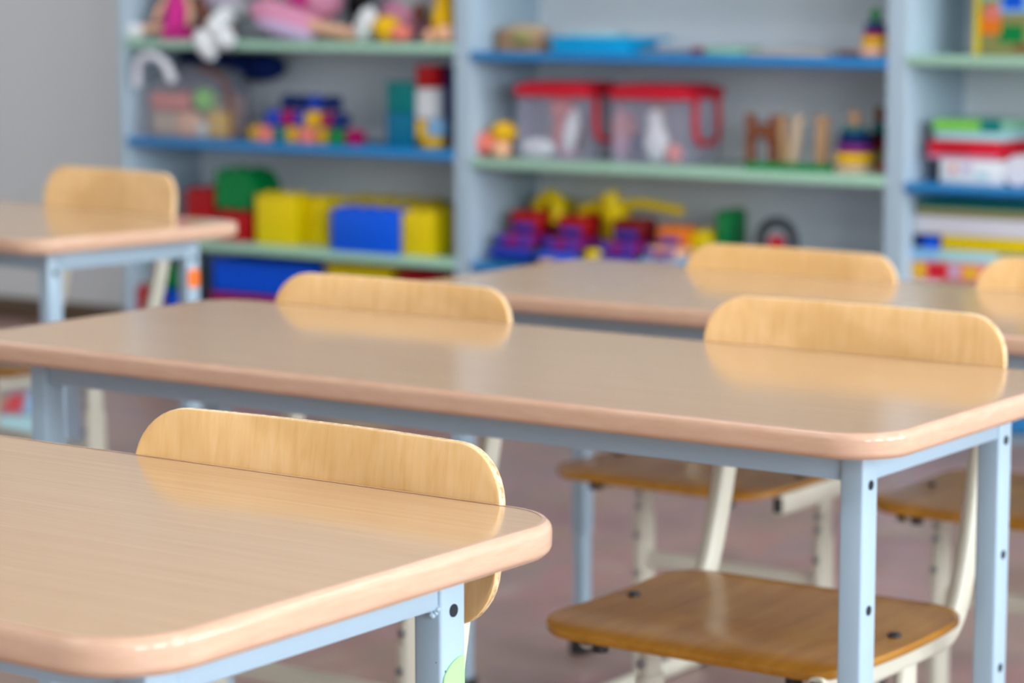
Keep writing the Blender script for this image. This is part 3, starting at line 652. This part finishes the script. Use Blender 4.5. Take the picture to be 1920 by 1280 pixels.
intoy('dark brown toy at the right back of the left red-lidded bin', (-2.8369, 3.7600, 0.6785)[0] - .02, 3.785, [('body', (0, 0, .06), (.025, .025, .055), 'c_brown', 0)])
# wooden figures on green bases
def base_(label, x0, x1, c): return solo('green_base', box(NB(), x0, x1, 3.64, 3.70, Z, Z + .018, .003), 'p_' + c, label, 'toy base')
g0, g1, g2 = (-2.2544, 3.6400, 0.6494)[0], (-2.1514, 3.6400, 0.6532)[0], (-2.0041, 3.6400, 0.6588)[0]
base_('bright green base under the arched wooden figure', g0, g1 - .001, 'green'); base_('long green base under the wooden posts', g1, g2, 'green')
def stick(bm, xa, za, xb, zb, w_=.010, y=3.67, d=.012):
    v = Vector((xb - xa, 0, zb - za)); a = math.atan2(v.x, v.z); L_ = v.length
    box(bm, -w_, w_, -d, d, 0, L_, .003, M4=Matrix.Translation((xa, y, za)) @ Matrix.Rotation(a, 4, 'Y')); return bm
zt_ = (-2.2579, 3.6700, 0.7664)[2]; zg = Z + .0185
x0, x1 = (-2.2531, 3.6700, 0.6478)[0], (-2.1867, 3.6700, 0.6503)[0]
bm = NB(); stick(bm, x0, zg, x0, zt_); stick(bm, x1, zg, x1, zt_ - .004); stick(bm, x0 + .002, zg + .06, (x0 + x1) / 2, zg + .09, .012); stick(bm, (x0 + x1) / 2, zg + .09, x1 - .002, zg + .05, .012)
solo('wooden_figure', bm, 'p_darkwood', 'reddish brown arched wooden figure on the bright green base', 'wooden toy', 'wooden shapes standing on green bases')
x0, x1 = (-2.1530, 3.6700, 0.6516)[0], (-2.1184, 3.6700, 0.7662)[0]
solo('wooden_figure', stick(NB(), x0, zg, x0 - .008, zt_), 'p_wood', 'upright wooden post right beside the arched figure', 'wooden toy', 'wooden shapes standing on green bases')
solo('wooden_figure', stick(NB(), x0 + .022, zg, x1 + .005, zt_), 'p_beige', 'slanted wooden post leaning right of the upright one', 'wooden toy', 'wooden shapes standing on green bases')
x0 = (-2.0486, 3.6700, 0.6555)[0]
solo('wooden_figure', stick(NB(), x0, zg, x0, zt_, .015), 'p_wood', 'single wide wooden post at the right end of the long green base', 'wooden toy', 'wooden shapes standing on green bases')
pyramid('ring pyramid with a yellow bottom and a wooden knob by the divider', (-1.9584, 3.6700, 0.6852)[0], 3.67, Z, [(.050, .022, 'beige'), (.050, .030, 'gold'), (.046, .020, 'purple'), (.043, .016, 'navy'), (.038, .014, 'navy'), (.033, .012, 'teal')], (.017, 'wood', 1.5))
pyramid('dark ring pyramid half hidden behind the one with the wooden knob', (-1.9343, 3.7200, 0.6836)[0], 3.755, Z, [(.030, .022, 'coral'), (.030, .030, 'olive'), (.030, .026, 'dkred'), (.026, .022, 'black'), (.020, .022, 'teal')], (.014, 'darkwood', 1.8))

# --- toy trucks
Z = ZA['M1']
def truck(label, x, y, s, cab, body, bump, wheel, dump=None):
    t = thing('toy_truck', label, 'toy truck', (x, y, Z), 0, 'toy trucks on the blue shelf')
    def o(nm, bm, m, a=35): bmesh.ops.scale(bm, vec=(s, s, s), verts=bm.verts); obj(nm, bm, M[m], t, ang=a)
    o('cab', box(NB(), -.052, .052, -.02, .07, .080, .142, .012, 3), cab)
    o('hood', box(NB(), -.062, .062, -.075, .07, .038, .0795, .012, 3), body)
    for sx in (-1, 1): o('headlight', cyl(NB(), (sx * .040, -.077, .064), .013, .008, 'Y'), 'p_royal')
    o('windscreen', box(NB(), -.036, .036, -.024, -.0195, .088, .108, .002), 'p_royal')
    o('grille', box(NB(), -.020, .020, -.079, -.0745, .046, .072, .002), 'p_purple' if body != 'p_white' else 'p_coral')
    o('bumper', box(NB(), -.072, .072, -.098, -.078, .014, .040, .008, 3), bump)
    for sx in (-1, 1):
        for yy in (-.045, .10):
            bm = NB(); cyl(bm, (sx * .062, yy, .024), .024, .024, 'X'); cyl(bm, (sx * .0755, yy, .024), .011, .004, 'X'); o('wheel', bm, wheel)
    o('chassis', box(NB(), -.045, .045, -.07, .17, .026, .0375, .002), 'p_dkred')
    if dump:
        bm = NB(); box(bm, -.05, .06, .075, .17, .0385, .172, .02, 3); o('dump_body', bm, dump)
    return t
tr1 = truck('red and purple toy truck at the left end of the lower blue shelf', (-2.9751, 3.7000, 0.4164)[0], 3.72, .96, 'p_red', 'p_purple', 'p_royal', 'p_dkgrey', 'p_yellow')
tr2 = truck('red and purple toy truck in the middle of the row, under the yellow crane arm', (-2.8181, 3.7000, 0.4249)[0], 3.715, .92, 'p_red', 'p_purple', 'p_blue', 'p_dkgrey', 'p_yellow')
tr3 = truck('dark red and purple toy truck, third in the row beside the orange one', (-2.6383, 3.7000, 0.4346)[0], 3.71, .92, 'p_dkred', 'p_purple', 'p_royal', 'p_dkgrey')
tr4 = truck('orange toy truck with a pale front and a light blue bumper', (-2.5018, 3.6800, 0.4296)[0], 3.705, .84, 'p_orange', 'p_peach', 'p_ltblue', 'p_cyan')
# yellow digger arms, children of their trucks
def arm(t, nm, pts, r, m='p_yellow'): obj(nm, tube(NB(), pts, r, 10, 3), M[m], t, ang=60)
arm(tr1, 'digger_arm', [(.0, .06, .12), (.01, .06, .165), (.05, .05, .175), (.075, .04, .15), (.078, .03, .10)], .022)
arm(tr2, 'crane_arm', [(-.02, .06, .12), (.0, .06, .150), (.06, .05, .150), (.10, .04, .14)], .019)
arm(tr3, 'crane_mast', [(-.05, .06, .03), (-.07, .05, .09), (-.075, .04, .14), (-.09, .03, .195)], .028)
arm(tr3, 'crane_jib', [(-.075, .04, .155), (.0, .04, .172), (.06, .04, .165), (.135, .04, .155)], .014)
bm = NB(); box(bm, -.105, -.045, .02, .08, .115, .160, .012); obj('crane_cabin', bm, M['p_yellow'], tr3)
solo('toy_block', box(NB(), (-2.7201, 3.6300, 0.3932)[0], (-2.6831, 3.6300, 0.3953)[0], 3.62, 3.65, Z, Z + .052, .003), 'p_yellow', 'small upright yellow block between the second and third truck', 'toy block')
solo('toy_block', box(NB(), (-2.8635, 3.6300, 0.3634)[0], (-2.8187, 3.6300, 0.3661)[0], 3.61, 3.64, Z, Z + .018, .003), 'p_gold', 'flat yellow block at the front of the shelf between two trucks', 'toy block')
xg = (-2.4059, 3.7400, 0.4720)[0]
t = thing('toy_truck', 'yellow and green tipper toy half hidden behind the chair back', 'toy truck', (xg, 3.78, Z), 0, 'toy trucks on the blue shelf')
obj('chassis', box(NB(), -.08, .06, -.06, .06, .028, .06, .01), M['p_yellow'], t)
obj('dump_body', box(NB(), -.06, .022, -.062, .05, .062, .115, .02, 3, M4=Matrix.Rotation(R(-12), 4, 'Y')), M['p_yellow'], t)
obj('tailgate', box(NB(), .012, .052, -.05, .06, .065, .165, .014, 3), M['p_green'], t)
for sx in (-.05, .035): obj('wheel', cyl(NB(), (sx, -.065, .026), .026, .02, 'Y'), M['p_dkgrey'], t)
xr = (-2.1902, 3.7000, 0.4793)[0]
t = thing('toy_steering_wheel', 'dark grey round toy with a red centre behind the chair back', 'toy', (xr, 3.70, Z))
bm = NB(); sweep(bm, [(.048 * math.cos(2 * PI * k / 32), 0, .098 + .048 * math.sin(2 * PI * k / 32)) for k in range(32)], circ(.014, 10), closed=True); obj('wheel_rim', bm, M['p_dkgrey'], t, ang=60)
bm = NB(); cyl(bm, (0, 0, .092), .020, .02, 'Y'); obj('hub', bm, M['p_scarlet'], t)
obj('stand', box(NB(), -.05, .05, -.04, .04, 0, .040, .008), M['p_dkgrey'], t); obj('column', box(NB(), -.012, .012, -.008, .008, .0395, .078, .002), M['p_dkgrey'], t)
solo('toy_car', box(NB(), (-2.0658, 3.7200, 0.4439)[0], (-1.9458, 3.7200, 0.4506)[0], 3.72, 3.78, Z, Z + .065, .02, 3), 'p_slate', 'low slate grey toy car behind the chair back near the divider', 'toy car')

# --- right bookcase
def game(label, a, b, z0, z1, d, m, group='game boxes stacked on the blue shelf', strip=None, name='game_box', cat='box', y=None, lid=None):
    y = y or 3.65; t = thing(name, label, cat, ((a + b) / 2, y + d / 2, z0), 0, group); w_, h_ = (b - a) / 2, z1 - z0
    obj('box_body', box(NB(), -w_, w_, -d / 2, d / 2, 0, h_ - .001, .0015), M[m], t)
    for (u0, u1, v0, v1, mm) in (strip or []):
        obj('cover_print', box(NB(), -w_ + 2 * w_ * u0, -w_ + 2 * w_ * u1, -d / 2 - .0012, -d / 2 - .0002, h_ * v0, h_ * v1), M[mm], t)
    return t
Z = ZA['R2']
X0, X1 = (-1.7416, 3.6500, 0.7453)[0], (-1.5554, 3.6500, 0.7509)[0]
zz = [Z] + [(-1.7200, 3.6500, 0.6728)[2], (-1.7203, 3.6500, 0.6818)[2], (-1.7211, 3.6500, 0.7177)[2], (-1.7217, 3.6500, 0.7394)[2], (-1.7224, 3.6500, 0.7689)[2]]
game('white box with small coloured prints at the bottom of the stack', (-1.7165, 3.6500, 0.6433)[0], (-1.5499, 3.6500, 0.6500)[0], Z, zz[1], .2, 'p_white', strip=[(.16, .26, .45, .75, 'p_coral'), (.35, .5, .5, .8, 'p_lilac'), (.6, .75, .2, .5, 'p_aqua')])
game('flat bright red box in the middle of the stack', (-1.7490, 3.6500, 0.7000)[0], (-1.5652, 3.6500, 0.7064)[0], zz[1] + .001, zz[3], .2, 'p_scarlet', strip=[(0, 1, 0, .2, 'p_pink'), (.2, .6, .25, .6, 'p_red')])
game('thin pale box between the red box and the green one', (-1.7326, 3.6500, 0.7263)[0], (-1.5576, 3.6500, 0.7319)[0], zz[3] + .001, zz[4], .19, 'p_aqua')
game('green box with a teal end, topmost of the stack', (-1.7389, 3.6500, 0.7517)[0], (-1.5583, 3.6500, 0.7571)[0], zz[4] + .001, zz[5], .19, 'p_mint', strip=[(.02, .7, .1, .9, 'p_lime'), (.7, 1, .0, 1, 'p_teal')])
xq = (-1.5545, 3.6600, 0.6492)[0]
solo('paper_roll', cyl(NB(), (xq + .024, 3.75, Z + .036), .036, .2, 'Y', seg=28), 'p_paper', 'white paper roll lying beside the stack of game boxes', 'paper roll')
_t = bpy.context.scene.objects['paper_roll']; _t.location.x = xq + .040
solo('storage_box', box(NB(), xq + .005, xq + .03, 3.83, 3.90, Z, Z + .150, .003), 'p_olive', 'narrow olive yellow box standing behind the paper roll', 'box')
solo('storage_box', box(NB(), xq + .034, xq + .17, 3.84, 3.90, Z, Z + .13, .003), 'p_slate', 'dark slate box at the right edge behind the paper roll', 'box')
Z = ZA['R3']
a, b = (-1.6650, 3.7000, 0.9879)[0], (-1.4360, 3.7000, 0.9898)[0]
t = thing('picture_box', 'yellow box with a colourful picture leaning on the top green shelf', 'box', ((a + b) / 2, 3.74, Z)); w_ = (b - a) / 2
obj('box_body', box(NB(), -w_, w_, -.025, .025, 0, .25, .003), M['p_olive'], t)
for (u0, u1, z0, z1, mm) in ((0, .06, 0, .25, 'p_yellow'), (.07, .3, .05, .10, 'p_orange'), (.12, .28, .085, .12, 'p_coral'), (.28, .62, .10, .17, 'p_ltblue'), (.32, .55, .11, .15, 'p_blue'), (.28, .56, .03, .072, 'p_green'), (.62, .95, .03, .11, 'p_gold'), (.45, .95, .012, .026, 'p_darkwood'), (.06, .25, .13, .24, 'p_mint'), (.35, .95, .19, .24, 'p_darkwood')):
    obj('picture_print', box(NB(), -w_ + 2 * w_ * u0, -w_ + 2 * w_ * u1, -.0265 - .0008 * (z0 % .03) , -.0252, z0, z1), M[mm], t)
# books below
Z = ZA['R1']; gb = 'books and papers stacked under the blue shelf'
X0 = -1.783; X1 = X0 + .36
lay = [('p_paper', 'white book at the very bottom of the stack', -.008, .070, 540, 522), ('p_coral', 'red patterned box low in the stack of books', -.006, .190, 521, 487), ('p_aqua', 'pale turquoise book above the red patterned box', -.002, .215, 486, 464),
       ('p_yellow', 'yellow book in the stack with a blue book beside it', .075, .36, 463, 437), ('p_paper', 'thick white paper pad near the top of the stack', .0, .36, 435, 402), ('p_olive', 'olive folder topmost of the paper stack', .006, .36, 401, 386)]
zprev = Z
for c, lab, u0, u1, yb, yt in lay:
    z1 = {540: (-1.7814, 3.6500, 0.3765)[2], 521: (-1.7825, 3.6500, 0.4236)[2], 486: (-1.7832, 3.6500, 0.4535)[2], 463: (-1.7840, 3.6500, 0.4887)[2], 435: (-1.7850, 3.6500, 0.5342)[2], 401: (-1.7855, 3.6500, 0.5550)[2]}[yb]
    st_ = [(.04, .2, .1, .9, 'p_gold'), (.24, .5, .1, .9, 'p_scarlet'), (.53, .66, .2, .9, 'p_lilac'), (.72, .9, .2, .8, 'p_gold')] if yb == 521 else ([(0, .3, 0, 1, 'p_ltblue')] if yb == 486 else None)
    game(lab, X0 + u0, X0 + u1, zprev + .0008, z1, .20, c, gb, st_, 'book', 'book')
    if yb == 463: game('short dark blue book left of the yellow book in the stack', X0 + .0, X0 + .072, zprev + .0008, z1 - .001, .20, 'p_navy', gb, [(.4, 1, 0, .8, 'p_blue')], 'book', 'book')
    zprev = z1
game('thin dark teal book right under the blue shelf board', X0 + .01, X0 + .30, zprev + .0008, (-1.7859, 3.6500, 0.5705)[2], .18, 'p_teal', gb, None, 'book', 'book')

# ---------------------------------------------------------------- play mat on the floor
t = thing('play_mat', 'turquoise play mat with red and blue shapes on the floor far left', 'mat', (-4.3, 2.2, 0), R(-45))
obj('mat_base', box(NB(), -1.1, 1.0, -.7, .80, .0, .012, .004), M['p_slate'], t)
def flat(nm, pts, m):
    c, s_ = math.cos(R(45)), math.sin(R(45)); q = []
    for x, y in pts: dx, dy = x + 4.3, y - 2.2; q.append((dx * c - dy * s_, dx * s_ + dy * c))
    obj(nm, prism(NB(), q, .0122, .0135), M[m], t)
flat('red_patch', [(-3.776, 2.523), (-3.949, 2.719), (-3.960, 2.788), (-3.722, 2.541)], 'p_scarlet')
flat('blue_patch', [(-3.711, 2.538), (-3.962, 2.798), (-3.952, 2.851), (-3.655, 2.557)], 'p_ltblue')
flat('brown_patch', [(-3.885, 2.549), (-4.024, 2.688), (-3.953, 2.716), (-3.790, 2.533)], 'p_wood')
flat('pale_patch', [(-3.552, 2.201), (-3.783, 2.417), (-3.641, 2.517), (-3.427, 2.289)], 'p_aqua')
